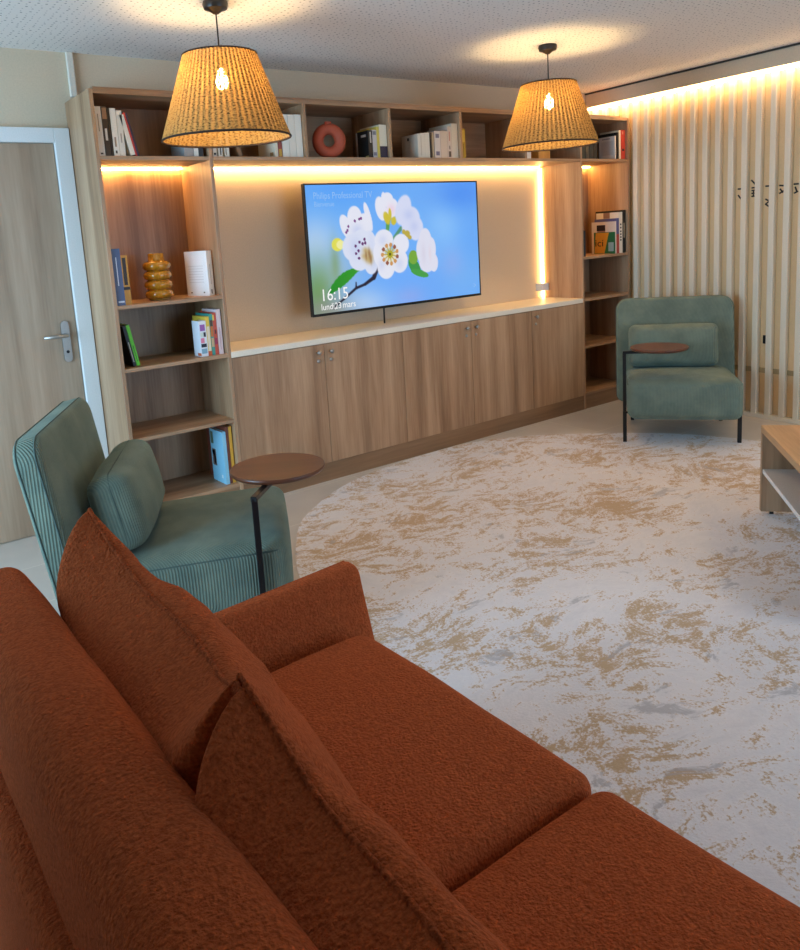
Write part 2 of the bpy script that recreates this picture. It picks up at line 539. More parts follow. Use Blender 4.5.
bm = new(); box(bm, .032, .066, -.025, 0, H1+.03, HC, .004); struct('trim_1', bm, WALLW)       # conduit above the bookcase
bm = new(); box(bm, LX, -1.035, -.012, 0, 0, .07); struct('baseboard_back', bm, WHITE)
# cove fascia above slats
bm = new(); box(bm, -.05, -.018, -6.2, -.005, 2.388, HC); bm.transform(RT); struct('trim_2', bm, WALLM)
bm = new(); box(bm, -.058, -.05, -6.2, -.005, HC-.012, HC); bm.transform(RT); struct('gap_shade_strip', bm, plain('shadow_gap', (60, 55, 50), .9))  # dark-coloured strip stands in for the shade between fascia and ceiling

# ------------------------------------------------------------------ slat screen on the right wall
LEDM = emis('led_warm', LEDC, LED_E)
LEDM_SHELF = emis('led_shelf', (1.0, .54, .16), 52.0)
LEDM_COVE = emis('led_cove', (1.0, .64, .32), 20.0)
ss = empty('slat_screen', (RX, 0, 0), -ANG)
tag(ss, 'white vertical slat screen lining the right wall behind the armchair', 'slat screen')
first = None
for k in range(-4, 40):
    yl = -.436-.1016*k
    if yl > -.02 or yl < -4.4: continue
    if first is None:
        bm = new(); box(bm, 0, .045, -.038, 0, .03, 2.368, .002, 1)
        first = obj('slat', bm, SLATM, ss, loc=(0, yl, 0))
    else:
        c = first.copy(); COL.objects.link(c); c.location = (0, yl, 0); c.parent = ss
bm = new(); box(bm, -.004, .045, -4.45, -.43, 0, .03, .002); obj('bottom_rail', bm, SLATM, ss)
bm = new(); box(bm, .037, .0445, -4.45, -1.0, .325, .36); obj('batten', bm, plain('batten', (176, 152, 112), .7), ss)
bm = new(); box(bm, -.044, .03, -4.6, -.02, 2.372, 2.3815)
led = obj('light_strip', bm, LEDM_COVE, ss); led['label'] = 'glowing warm strip under the cove'
# a small dark fitting seen between two slats, and the fragments of wall lettering
bm = new(); box(bm, .036, .0448, -1.534, -1.512, .535, .595, .002); bm.transform(RT)
tag(obj('wall_switch', bm, BLACKP), 'small black fitting between slats right of the far armchair', 'switch')
lr = empty('wall_lettering', (RX+.04, -1.466, 1.58)); tag(lr, 'fragments of black lettering on the wall behind the slats', 'lettering')
def mark(y, z, a, L, wd=.011):
    m = Matrix.Translation((.0435, y, z)) @ Matrix.Rotation(a, 4, 'X')
    box(bm, 0, .0014, -L/2, L/2, -wd/2, wd/2, mat=m)
for yl, zs in [(-1.315, ((1.626, 0, .03), (1.57, .9, .035))), (-1.418, ((1.662, .8, .05), (1.626, 0, .03), (1.587, 1.57, .05), (1.608, 0, .03), (1.588, 0, .03), (1.568, 0, .03))),
               (-1.518, ((1.629, 0, .03), (1.535, .5, .03), (1.515, -.6, .03), (1.50, .6, .03))), (-1.617, ((1.624, .1, .035), (1.59, .9, .035), (1.58, -.5, .035))), (-1.716, ((1.626, 0, .035), (1.59, 1.2, .04), (1.572, -.4, .03)))]:
  for z, a, L in zs:
    bm = new(); mark(yl, z, a, L)
    bm.transform(Matrix.Translation((-RX-.04, 1.466, -1.58)) @ RT); obj('stroke', bm, BLACKP, lr)

# ------------------------------------------------------------------ shelving
def bookcase(name, x0, x1, label):
    r = empty(name, (x0, 0, 0)); tag(r, label, 'bookcase')
    wd = x1-x0
    for a in (0, wd-TH):
        bm = new(); box(bm, a, a+TH, -D, -.004, 0, H1, .001, 1); obj('side_panel', bm, W_V, r)
    bm = new(); box(bm, TH, wd-TH, -.016, -.004, .11, H1); obj('back_panel', bm, W_V, r)
    bm = new(); box(bm, TH, wd-TH, -D, -.016, H1-TH, H1); obj('top_panel', bm, W_H, r)
    for zt, th in ((1.936, .02), (1.2, .02), (.875, .02), (.505, .02), (.131, .02)):
        bm = new(); box(bm, TH, wd-TH, -D+.002, -.016, zt-th, zt, .001, 1); obj('shelf', bm, W_H, r)
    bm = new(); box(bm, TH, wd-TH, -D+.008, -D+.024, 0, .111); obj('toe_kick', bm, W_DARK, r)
    bm = new(); box(bm, TH+.005, wd-TH-.005, -.045, -.02, 1.906, 1.916)
    o = obj('light_strip', bm, LEDM_SHELF, r); o['label'] = 'warm glowing strip under the top shelf'
    return r
bookcase('bookcase', XU, X1, 'tall oak bookcase on the left, next to the door')
bookcase('bookcase', X2, XR, 'tall oak bookcase on the right, against the slat screen')

br = empty('overhead_shelf', (X1, 0, H2)); tag(br, 'long oak overhead shelf of five open boxes above the television', 'shelf')
WB = X2-X1
bm = new(); box(bm, .001, WB-.001, -D, -.004, -.003, .0163, .001, 1); obj('bottom_board', bm, W_H, br)
bm = new(); box(bm, .001, WB-.001, -D, -.004, H1-TH-H2, H1-H2, .001, 1); obj('top_board', bm, W_H, br)
bm = new(); box(bm, .001, WB-.001, -.016, -.004, .0163, H1-TH-H2); obj('back_panel', bm, W_H, br)
for xd in (1.212, 1.826, 2.421, 3.040):
    bm = new(); box(bm, xd-.01-X1, xd+.01-X1, -D+.001, -.016, .0163, H1-TH-H2); obj('divider', bm, W_V, br)
bm = new(); box(bm, .01, WB-.04, -.04, -.012, -.014, -.004)
o = obj('light_strip', bm, LEDM, br); o['label'] = 'warm glowing strip along the back under the shelf'
# vertical strip in the right corner of the niche
bm = new(); box(bm, 3.619, 3.630, -.022, -.004, 1.0, 1.902)
vs = obj('light_strip', bm, LEDM); tag(vs, 'vertical warm glowing light strip in right corner of niche', 'light strip')
bm = new(); box(bm, 3.619, 3.630, -.022, -.004, .887, .938); o = obj('strip_end', bm, LEDM, vs)
bm = new(); box(bm, 3.55, 3.63, -.07, -.002, .94, 1.0, .004); tag(obj('switch_box', bm, WHITE), 'small white box on the corner light strip above the worktop', 'switch')
# cover board lying on the whole row
bm = new(); box(bm, .035, 4.18, -.36, -.02, H1+.001, H1+.02, .001, 1); tag(obj('cover_board', bm, W_H), 'long oak cover board lying on top of the shelving', 'board')

# base cabinets
def cabinet(x0, doors, label):
    r = empty('base_cabinet', (x0, 0, 0)); tag(r, label, 'cabinet', None)
    wd = doors[-1][1]-x0
    bm = new()
    box(bm, .001, .018, -D+.02, -.004, .1138, .848); box(bm, wd-.018, wd-.001, -D+.02, -.004, .1138, .848)
    box(bm, .018, wd-.018, -D+.02, -.004, .1138, .13); box(bm, .018, wd-.018, -D+.02, -.004, .83, .848); box(bm, .018, wd-.018, -.012, -.004, .13, .83)
    obj('carcass', bm, W_V, r)
    for a, b, side in doors:
        bm = new(); box(bm, a-x0+.0015, b-x0-.0015, -D, -D+.019, .1145, .846, .0008, 1)
        d = obj('door', bm, W_V, r)
        kx = (b-x0-.045) if side == 'r' else (a-x0+.045)
        bm = new(); lathe(bm, [(.006, 0), (.006, .012), (.0125, .016), (.0135, .022), (.009, .026), (.0, .027)], 20)
        bm.transform(Matrix.Translation((kx, -D, .8)) @ Matrix.Rotation(PI/2, 4, 'X')); obj('knob', bm, STEEL, d, True)
        bm = new(); lathe(bm, [(.0105, 0), (.0105, .004), (.008, .006), (0, .006)], 20); box(bm, -.001, .001, -.005, .005, .006, .0064)
        bm.transform(Matrix.Translation((kx, -D, .748)) @ Matrix.Rotation(PI/2, 4, 'X')); obj('lock', bm, STEEL, d, True)
    return r
cabinet(X1, [(X1, 1.229, 'r'), (1.229, 1.8314, 'l')], 'oak double-door base cabinet left of the middle, nearest the left bookcase')
cabinet(1.8314, [(1.8314, 2.4386, 'r'), (2.4386, 3.0473, 'l')], 'oak double-door base cabinet in the middle under the television')
cabinet(3.0473, [(3.0473, X2, 'l')], 'oak single-door base cabinet beside the right bookcase')
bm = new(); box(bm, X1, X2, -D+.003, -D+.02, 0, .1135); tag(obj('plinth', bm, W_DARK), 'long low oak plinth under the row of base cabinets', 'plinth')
bm = new(); box(bm, X1+.0005, X2-.0005, -D-.004, -.001, .849, H3, .002); tag(obj('worktop', bm, CREAM), 'cream worktop running along the base cabinets below the television', 'worktop')

# ------------------------------------------------------------------ television
def screen_colors(nx, ny):
    """still picture of white blossom on blue, as shown on the screen; returns (ny,nx,3) sRGB"""
    xs, ys = np.meshgrid(np.linspace(0, 1, nx), np.linspace(0, 1, ny))
    A = 16/9
    img = np.zeros((ny, nx, 3)); img[:] = (112, 176, 250)
    def blend(mask, c):
        img[:] = img*(1-mask[..., None])+np.array(c, float)*mask[..., None]
    def ell(cx, cy, rx, ry, c, rot=0, soft=.06, op=1.0):
        dx = (xs-cx)*A; dy = ys-cy
        a = math.radians(rot); X = dx*math.cos(a)+dy*math.sin(a); Y = -dx*math.sin(a)+dy*math.cos(a)
        d = np.sqrt((X/rx)**2+(Y/ry)**2)
        m = np.clip((1-d)/soft+.5, 0, 1) if soft < .5 else np.exp(-d*d*1.3)
        blend(m*op, c)
    def seg(x0, y0, x1, y1, w0, w1, c, op=1):
        dx, dy = (x1-x0)*A, y1-y0; L2 = dx*dx+dy*dy
        t = np.clip((((xs-x0)*A)*dx+(ys-y0)*dy)/L2, 0, 1)
        d = np.sqrt((((xs-x0)*A)-t*dx)**2+((ys-y0)-t*dy)**2)
        blend(np.clip((w0+(w1-w0)*t-d)/.006+.5, 0, 1)*op, c)
    # soft background
    for a in [(.05, .1, .35, .3, (92, 170, 250), .6), (.2, .0, .5, .2, (84, 160, 252), .7), (.03, .45, .28, .25, (190, 215, 245), .8), (.12, .7, .3, .2, (170, 195, 215), .8),
              (.03, .85, .2, .3, (110, 150, 70), .85), (.13, .62, .05, .2, (120, 150, 70), .5), (.1, .98, .35, .12, (140, 140, 125), .9), (.3, .95, .3, .14, (200, 220, 245), .8),
              (.5, .8, .5, .25, (110, 172, 255), .7), (.55, .95, .2, .1, (160, 170, 235), .5), (.8, .4, .3, .35, (130, 190, 255), .7), (.78, .3, .2, .2, (150, 205, 255), .6),
              (.9, .1, .4, .2, (72, 140, 244), .75), (.95, .5, .2, .3, (100, 168, 250), .6), (.88, .82, .3, .2, (120, 180, 245), .6), (.7, .9, .2, .2, (110, 170, 250), .5), (.82, .7, .14, .14, (150, 175, 240), .5)]:
        ell(a[0], a[1], a[2], a[3], a[4], soft=1, op=a[5])
    Wt = (230, 232, 246); W2 = (206, 214, 242); W3 = (188, 200, 238)
    # branch, leaves
    for p, q, a, b in [((.356, .69), (.336, .758), .022, .02), ((.336, .758), (.284, .805), .017, .013), ((.284, .805), (.233, .829), .011, .011), ((.233, .829), (.171, .897), .011, .01), ((.171, .897), (.1, .97), .01, .006), ((.233, .829), (.235, .782), .009, .005)]:
        seg(*p, *q, a, b, (36, 30, 48))
    for k in range(10):
        t = k/9; ell(.105+.16*t, .822-.15*t-.02*math.sin(PI*t), .05, .012+.034*math.sin(PI*min(1, t+.12)), (34+20*t, 140+15*t, 38), rot=-30)
    ell(.148, .468, .055, .052, (226, 222, 88)); ell(.165, .47, .04, .035, (240, 238, 160))
    ell(.58, .70, .05, .09, (60, 150, 70), rot=-35); ell(.575, .62, .05, .06, (120, 170, 60)); ell(.61, .76, .1, .03, (70, 160, 70), rot=18)
    # upper flowers
    seg(.44, .27, .428, .40, .022, .016, (90, 160, 90)); seg(.51, .37, .462, .45, .017, .012, (90, 150, 120))
    for c in [(.40, .20, .055, .10, -12), (.44, .13, .06, .06, 0), (.465, .20, .06, .08, 15), (.415, .115, .02, .05, 8)]: ell(*c[:4], Wt, rot=c[4], soft=.12)
    ell(.46, .21, .05, .05, (236, 206, 226), soft=1, op=.8)
    for c in [(.43, .28, .03, .055, -20), (.47, .305, .028, .035, 20), (.45, .25, .016, .05, 0)]: ell(*c[:4], (206, 190, 60), rot=c[4], soft=.3)
    for c in [(.53, .22, .08, .13, 20), (.57, .30, .10, .11, 30), (.60, .38, .08, .10, 10), (.555, .37, .07, .08, 0)]: ell(*c[:4], (214, 220, 246), rot=c[4], soft=.15)
    ell(.56, .26, .06, .05, (176, 190, 236), soft=1, op=.5); ell(.59, .36, .05, .05, (180, 192, 236), soft=1, op=.5)
    for c in [(.545, .42, .03, .03), (.525, .40, .018, .02), (.56, .45, .02, .018)]: ell(*c, (190, 170, 70), soft=.4)
    # left cluster
    for c in [(.20, .33, .05, .10, -20), (.25, .26, .07, .09, 0), (.30, .33, .08, .10, 10), (.24, .37, .07, .08, 0), (.325, .26, .028, .12, -14)]: ell(*c[:4], Wt, rot=c[4], soft=.1)
    ell(.26, .36, .06, .05, W3, soft=1, op=.6)
    for c in [(.207, .36), (.213, .33), (.25, .29), (.285, .27), (.2, .375), (.275, .275)]: ell(*c, .011, .012, (120, 60, 130))
    for c in [(.23, .50, .10, .11, 0), (.28, .46, .10, .10, 0), (.335, .50, .06, .13, -10), (.26, .60, .10, .09, 20), (.325, .63, .07, .10, 0)]: ell(*c[:4], (220, 226, 245), rot=c[4], soft=.1)
    ell(.245, .50, .07, .10, W3, soft=1, op=.55); ell(.34, .62, .04, .09, W3, soft=1, op=.5); ell(.335, .46, .03, .1, W2, soft=1, op=.5)
    for c in [(.298, .53), (.315, .55), (.325, .585), (.305, .60), (.32, .62), (.29, .575)]: ell(*c, .035, .03, (190, 160, 90), soft=.9, op=.7)
    for c in [(.318, .56, .012, .05), (.30, .57, .01, .04), (.326, .60, .01, .045)]: ell(*c, (140, 100, 60), soft=.5, op=.8)
    for c in [(.245, .49), (.268, .46), (.297, .44), (.30, .47), (.245, .55), (.26, .53), (.285, .475), (.26, .59)]: ell(*c, .012, .013, (104, 52, 110))
    # centre flower
    for c in [(.407, .455, .095, .085, 0), (.505, .50, .085, .085, 0), (.49, .64, .09, .10, 0), (.41, .68, .09, .10, 0), (.375, .57, .06, .10, 0)]: ell(*c[:4], Wt, rot=c[4], soft=.1)
    for c in [(.40, .46, .05, .05), (.49, .66, .05, .06), (.385, .66, .04, .05)]: ell(*c, W3, soft=1, op=.45)
    ell(.437, .575, .07, .07, (226, 214, 150), soft=1, op=.8)
    for k in range(11):
        a = 2*PI*k/11+.3; rx, ry = .052/A*1.5, .078
        seg(.437, .578, .437+rx*math.cos(a), .578+ry*math.sin(a), .006, .004, (190, 170, 60))
        ell(.437+rx*math.cos(a), .578+ry*math.sin(a), .016, .018, (206, 150, 92) if k % 3 else (150, 90, 70))
    ell(.437, .578, .03, .032, (176, 168, 40)); ell(.437, .578, .012, .013, (90, 90, 20))
    # right flower
    for c in [(.655, .50, .07, .12, 0), (.635, .57, .07, .12, 0), (.69, .56, .05, .10, 0), (.66, .67, .09, .09, 0), (.70, .68, .05, .08, 0)]: ell(*c[:4], (224, 225, 242), rot=c[4], soft=.1)
    ell(.64, .60, .03, .1, (214, 210, 228), soft=1, op=.7); ell(.68, .6, .02, .07, (226, 214, 226), soft=1, op=.7)
    return np.clip(img, 0, 255)

tv = empty('television', (1.992, 0, 1.3965)); tag(tv, 'large flat television showing white blossom, mounted above the worktop', 'television')
TY = -.2372
hw, hh = .718, .4035
bm = new()
box(bm, -hw, hw, TY+.004, TY+.03, -hh, hh, .002, 1); box(bm, -.5, .5, TY+.03, TY+.06, -.3, .2, .01, 1)
obj('body', bm, BLACKP, tv)
bm = new()
b_ = .009
box(bm, -hw, hw, TY, TY+.004, -hh, -hh+.016); box(bm, -hw, hw, TY, TY+.004, hh-b_, hh); box(bm, -hw, -hw+b_, TY, TY+.004, -hh+.016, hh-b_); box(bm, hw-b_, hw, TY, TY+.004, -hh+.016, hh-b_)
obj('bezel', bm, BLACKP, tv)
nx, ny = 320, 180
img = screen_colors(nx, ny)
me = bpy.data.meshes.new('screen')
XX, ZZ = np.meshgrid(np.linspace(-hw+b_, hw-b_, nx), np.linspace(hh-b_, -hh+.016, ny))
co = np.stack([XX, np.full_like(XX, TY+.003), ZZ], -1).reshape(-1, 3)
ii = np.arange((ny-1)*nx).reshape(ny-1, nx)[:, :-1]
fa = np.stack([ii, ii+nx, ii+nx+1, ii+1], -1).reshape(-1, 4)
me.from_pydata(co.tolist(), [], fa.tolist())
ca = me.color_attributes.new('picture', 'FLOAT_COLOR', 'POINT')
s = img.reshape(-1, 3)/255
ln = np.where(s <= .04045, s/12.92, ((s+.055)/1.055)**2.4)
ca.data.foreach_set('color', np.concatenate([ln, np.ones((len(ln), 1))], 1).astype(np.float32).ravel())
k = NT('tv_screen')
at = k.n('ShaderNodeVertexColor'); at.layer_name = 'picture'
b = k.bsdf(Roughness=.08); b.inputs['Base Color'].default_value = (.01, .01, .012, 1); b.inputs['Emission Strength'].default_value = .95
b.inputs['Specular IOR Level'].default_value = .25
k.l(at, 0, b, 'Emission Color')
me.materials.append(k.m)
sc = bpy.data.objects.new('screen', me); COL.objects.link(sc); sc.parent = tv
sc['label'] = 'lit screen with white blossom on a blue sky'

def text(body, size, mat, parent, name, M_, ext=.0, align='LEFT', sx=1.0):
    c = bpy.data.curves.new('t', 'FONT'); c.body = body; c.size = size; c.extrude = ext; c.align_x = align
    c.resolution_u = 3
    o = bpy.data.objects.new('t', c); COL.objects.link(o)
    dg = bpy.context.evaluated_depsgraph_get()
    me = bpy.data.meshes.new_from_object(o.evaluated_get(dg))
    bpy.data.objects.remove(o)
    me.transform(Matrix.Scale(sx, 4, (1, 0, 0))); me.transform(M_)
    me.materials.clear(); me.materials.append(mat)
    o = bpy.data.objects.new(name, me); COL.objects.link(o); o.parent = parent
    return o
TXT = emis('screen_text', (1, 1, 1), .93)
TXT2 = emis('screen_text_dim', lin((150, 195, 250)), .95)
def scr(u, v): return Matrix.Translation((-hw+u*2*hw, TY+.0022, hh-v*2*hh)) @ Matrix.Rotation(PI/2, 4, 'X')
text('16:15', .105, TXT, tv, 'clock_text', scr(.045, .885), sx=.92)
text('lundi,', .056, TXT, tv, 'date_text', scr(.045, .955), sx=.92)
text('23', .056, TXT, tv, 'date_text', scr(.116, .955), sx=.92)
text('mars', .056, TXT, tv, 'date_text', scr(.158, .955), sx=.92)
text('Philips Professional TV', .058, TXT2, tv, 'title_text', scr(.044, .115), sx=.84)
text('Bienvenue', .045, TXT2, tv, 'subtitle_text', scr(.046, .172), sx=.8)
text('>', .06, TXT2, tv, 'arrow_text', scr(.95, .93), sx=.8)
bm = new(); box(bm, -.2, .2, TY+.061, -.001, -.12, -.1); box(bm, -.2, .2, -.02, -.001, -.2, .2); box(bm, -.2, .2, TY+.061, -.001, .1, .12); obj('wall_bracket', bm, BLACKM, tv)
bm = new(); tube(bm, [(-.125, TY+.05, -.3), (-.125, TY+.056, -.38), (-.125, TY+.058, -.44), (-.125, TY+.06, -.511)], .006, 8); obj('cable', bm, BLACKP, tv, True)

# ------------------------------------------------------------------ pendant lamps
def shade_mat():
    k = NT('woven_shade')
    tc = k.n('ShaderNodeTexCoord'); sp = k.n('ShaderNodeSeparateXYZ'); k.l(tc, 'UV', sp, 0)
    u = k.n('ShaderNodeMath'); u.operation = 'MULTIPLY'; u.inputs[1].default_value = 2*PI*64
    k.l(sp, 0, u, 0)
    su = k.n('ShaderNodeMath'); su.operation = 'SINE'; k.l(u, 0, su, 0)
    mp = k.n('ShaderNodeMapping'); mp.inputs['Scale'].default_value = (90, 34, 1); k.l(tc, 'UV', mp, 0)
    nz = k.n('ShaderNodeTexNoise'); nz.inputs['Scale'].default_value = 1.6; nz.inputs['Detail'].default_value = 2; k.l(mp, 0, nz, 'Vector')
    a = k.n('ShaderNodeMath'); a.operation = 'MULTIPLY_ADD'; a.inputs[1].default_value = .11; k.l(su, 0, a, 0)
    nc = k.n('ShaderNodeMapRange'); nc.inputs[1].default_value = .3; nc.inputs[2].default_value = .7; nc.inputs[3].default_value = .2; nc.inputs[4].default_value = .85
    k.l(nz, 0, nc, 0); k.l(nc, 0, a, 2)
    rp = k.ramp([(.2, lin((104, 78, 44))), (.5, lin((164, 128, 74))), (.8, lin((216, 182, 116)))])
    k.l(a, 0, rp, 0)
    df = k.n('ShaderNodeBsdfDiffuse'); tr = k.n('ShaderNodeBsdfTranslucent'); tp = k.n('ShaderNodeBsdfTransparent')
    tp.inputs[0].default_value = (1, .9, .7, 1)
    k.l(rp, 0, df, 0)
    hs = k.n('ShaderNodeMix'); hs.data_type = 'RGBA'; hs.blend_type = 'MULTIPLY'; hs.inputs[0].default_value = 1; hs.inputs[7].default_value = (1, .74, .40, 1)
    k.l(rp, 0, hs, 6); k.l(hs, 2, tr, 0)
    tw = k.n('ShaderNodeMapRange'); tw.inputs[1].default_value = .42; tw.inputs[2].default_value = .75; tw.inputs[3].default_value = .02; tw.inputs[4].default_value = .36
    k.l(a, 0, tw, 0)
    m1 = k.n('ShaderNodeMixShader'); k.l(tw, 0, m1, 0); k.l(df, 0, m1, 1); k.l(tr, 0, m1, 2)
    gap = k.n('ShaderNodeMapRange'); gap.inputs[1].default_value = .58; gap.inputs[2].default_value = .70; gap.inputs[4].default_value = .35
    k.l(a, 0, gap, 0)
    m2 = k.n('ShaderNodeMixShader'); k.l(gap, 0, m2, 0); k.l(m1, 0, m2, 1); k.l(tp, 0, m2, 2)
    k.l(m2, 0, k.out, 0)
    return k.m
SHADEM = shade_mat()
BULBM = emis('bulb_glow', WARM, BULB_E)
RIM = plain('dark_rim', (46, 30, 18), .8)
ZB, ZT, RB, RTOP = 1.93, 2.283, .281, .16
def pendant(x, y, label):
    r = empty('pendant_lamp', (x, y, HC)); tag(r, label, 'lamp', 'woven pendant lamps')
    bm = new(); lathe(bm, [(.0, 0), (.052, 0), (.055, -.012), (.05, -.03), (.03, -.036), (.012, -.05), (0, -.05)], 32)
    obj('ceiling_rose', bm, BLACKP, r, 'auto')
    bm = new(); tube(bm, [(0, 0, -.045), (0, 0, 2.27-HC)], .0035, 8); obj('cord', bm, BLACKP, r)
    # shade with UVs
    bm = new(); uvl = bm.loops.layers.uv.new('uv')
    n, m = 256, 24
    rings = []
    for j in range(m+1):
        t = j/m; rad = RB+(RTOP-RB)*t; z = ZB+(ZT-ZB)*t-HC
        row = []
        for i in range(n):
            a = 2*PI*i/n
            rr = rad+.0022*math.cos(2*PI*64*i/n)+.0012*math.sin(t*150+i*PI)
            row.append(bm.verts.new((rr*math.cos(a), rr*math.sin(a), z)))
        rings.append(row)
    for j in range(m):
        for i in range(n):
            f = bm.faces.new((rings[j][i], rings[j][(i+1) % n], rings[j+1][(i+1) % n], rings[j+1][i]))
            for lp, (du, dv) in zip(f.loops, ((0, 0), (1, 0), (1, 1), (0, 1))):
                lp[uvl].uv = ((i+du)/n, (j+dv)/m)
    sh = obj('shade', bm, SHADEM, r, True)
    bm = new()
    tube(bm, [(RB*math.cos(2*PI*i/64), RB*math.sin(2*PI*i/64), ZB-HC) for i in range(64)], .0048, 8, closed=True)
    o = obj('rim', bm, RIM, sh, True); o['label'] = 'dark bound bottom edge'
    bm = new(); tube(bm, [(RTOP*math.cos(2*PI*i/64), RTOP*math.sin(2*PI*i/64), ZT-HC) for i in range(64)], .004, 8, closed=True)
    o = obj('rim', bm, RIM, sh, True); o['label'] = 'dark bound top edge'
    bm = new()
    for i in range(3):
        a = 2*PI*i/3+.4
        tube(bm, [(.02*math.cos(a), .02*math.sin(a), 2.27-HC), (RTOP*math.cos(a), RTOP*math.sin(a), ZT-HC)], .0022, 6)
    obj('spider', bm, BLACKM, sh)
    bm = new(); lathe(bm, [(0, 2.285-HC), (.02, 2.285-HC), (.021, 2.225-HC), (0, 2.225-HC)], 20); obj('socket', bm, BLACKP, r, 'auto')
    bm = new(); lathe(bm, [(.0, 2.14-HC), (.012, 2.142-HC), (.022, 2.152-HC), (.0265, 2.168-HC), (.024, 2.186-HC), (.016, 2.204-HC), (.013, 2.224-HC)], 20); obj('bulb', bm, BULBM, r, True)
    return r
pendant(.366, -1.09, 'nearer woven straw pendant lamp, hanging in front of the left bookcase')
pendant(2.50, -1.085, 'farther woven straw pendant lamp, hanging right of the television')

# ------------------------------------------------------------------ armchairs
def armchair(loc, rz, label, disc, rear_drop=0.0):
    """local: +x faces forward, origin midway between the front legs; swivel tablet on the sitter's right (-y)"""
    r = empty('armchair', loc, rz); tag(r, label, 'armchair', 'green corduroy armchairs')
    # seat
    bm = softbox(.355, .345, .125, (.06, .06, .05), 26, puff=(.008, .004, .02), center=(-.245, 0, .292))
    for v in bm.verts:                       # gentle pitch of the seat, lower at the back
        v.co.z += .05*(v.co.x+.262)*(1 if v.co.z > .3 else .2)
    st = obj('seat', bm, CORD, r, True)
    pts = []
    for p in rounded_rect(.338, .342, .05, 6): pts.append((p[0]-.245, p[1], .383+.05*p[0]))
    bm = new(); tube(bm, pts, .0035, 6, closed=True); obj('piping', bm, CORD_SEAM, st, True)
    # backrest, reclined
    hh_ = .376
    bm = slab(.396, hh_, .10, (.085, .085, .05, .05), .026, puff=.02)
    Mb = Matrix.Translation((-.605, -.012, .143)) @ Matrix.Rotation(-.155, 4, 'Y') @ Matrix.Translation((0, 0, hh_))
    bm.transform(Mb); bk = obj('backrest', bm, CORD, r, True)
    for xo in (.028, -.034):
        pts = [(xo, p[0], p[1]) for p in rounded_rect(.3945, hh_-.0015, (.084, .084, .048, .048), 8)]
        t = new(); tube(t, pts, .0035, 6, closed=True); t.transform(Mb); obj('piping', t, CORD_SEAM, bk, True)
    # legs
    for (x, y) in ((-.02, .338), (-.62, .30), (-.62, -.30)):
        bm = new(); box(bm, x-.012, x+.012, y-.012, y+.012, 0 if x > -.1 else -rear_drop, .19, .002, 1); obj('leg', bm, BLACKM, r)
    bm = new(); box(bm, -.56, -.01, -.30, .30, .165, .178); obj('under_frame', bm, BLACKM, r)
    # swivel tablet: leg that rises into a post, arm, disc
    py = -.362
    bm = new(); box(bm, -.012, .012, py-.012, py+.012, 0, .21, .002, 1); obj('leg', bm, BLACKM, r)
    pst = new(); box(pst, -.011, .011, py-.011, py+.011, .21, .606, .002, 1); box(pst, -.008, .008, py+.008, py+.05, .195, .207)
    post = obj('tablet_post', pst, BLACKM, r)
    dx, dy = disc[0], disc[1]-py
    L = math.hypot(dx, dy); a = math.atan2(dy, dx)
    bm = new(); box(bm, -.011, L+.03, -.011, .011, .594, .613, .002, 1, mat=Matrix.Translation((0, py, 0)) @ Matrix.Rotation(a, 4, 'Z')); obj('tablet_arm', bm, BLACKM, r)
    bm = new(); lathe(bm, [(0, .613), (.155, .613), (.172, .618), (.18, .628), (.18, .632), (.177, .636), (0, .636)], 64, disc[0], disc[1])
    o = obj('tablet', bm, W_WALNUT, r, 'auto'); o['label'] = 'round walnut swivel tablet'
    return r
RUGZ = .004
YL = math.radians(-28); YR = math.radians(216.7)
fL = Vector((math.cos(YL), math.sin(YL))); lL = Vector((-fL.y, fL.x))
cL = Vector((-.105, -1.98))+.362*lL
fR = Vector((math.cos(YR), math.sin(YR))); lR = Vector((-fR.y, fR.x))
cR = Vector((3.048, -1.199))+.362*lR
chL = armchair((cL.x, cL.y, 0), YL, 'nearer green corduroy armchair with round walnut tablet, beside the left bookcase', (.09, -.105))
chR = armchair((cR.x, cR.y, RUGZ), YR, 'farther green corduroy armchair with round walnut tablet, before the slat screen', (-.02, -.145), RUGZ)

def lumbar(hw_, hh_, t, c, f, left, d, zc, tilt, label, yaw=0.0, side=0.0):
    bm = softbox(t/2, hw_, hh_, (t/2*.92, .05, .05), 24, puff=(.02, 0, 0), wob=.006, seed=hw_*10)
    r = obj('lumbar_cushion', bm, CORD, None, True)
    p = c+f*d+left*side
    ang = math.atan2(f.y, f.x)+yaw
    r.matrix_world = Matrix.Translation((p.x, p.y, zc)) @ Matrix.Rotation(ang, 4, 'Z') @ Matrix.Rotation(tilt, 4, 'Y')
    tag(r, label, 'cushion', 'green lumbar cushions')
    pts = [(t/2*.10, q[0]*.985, q[1]*.985) for q in rounded_rect(hw_, hh_, .05, 6)]
    b2 = new(); tube(b2, pts, .004, 6, closed=True); obj('piping', b2, CORD_SEAM, r, True)
    return r
lumbar(.28, .145, .16, cL, fL, lL, -.475, .57, -.2, 'green corduroy cushion leaning in the nearer armchair', side=-.02)
lumbar(.295, .15, .13, cR, fR, lR, -.505, .572, -.15, 'green corduroy cushion in the farther armchair by the slats', side=-.03)

# ------------------------------------------------------------------ sofa
sf = empty('sofa', (-.62, -3.47, 0)); tag(sf, 'rust orange boucle two-seat sofa seen from behind in the foreground', 'sofa')
def sob(name, bm, mat=RUST, parent=sf, smooth=True):
    bm.transform(Matrix.Translation((.62, 3.47, 0)))
    return obj(name, bm, mat, parent, smooth)
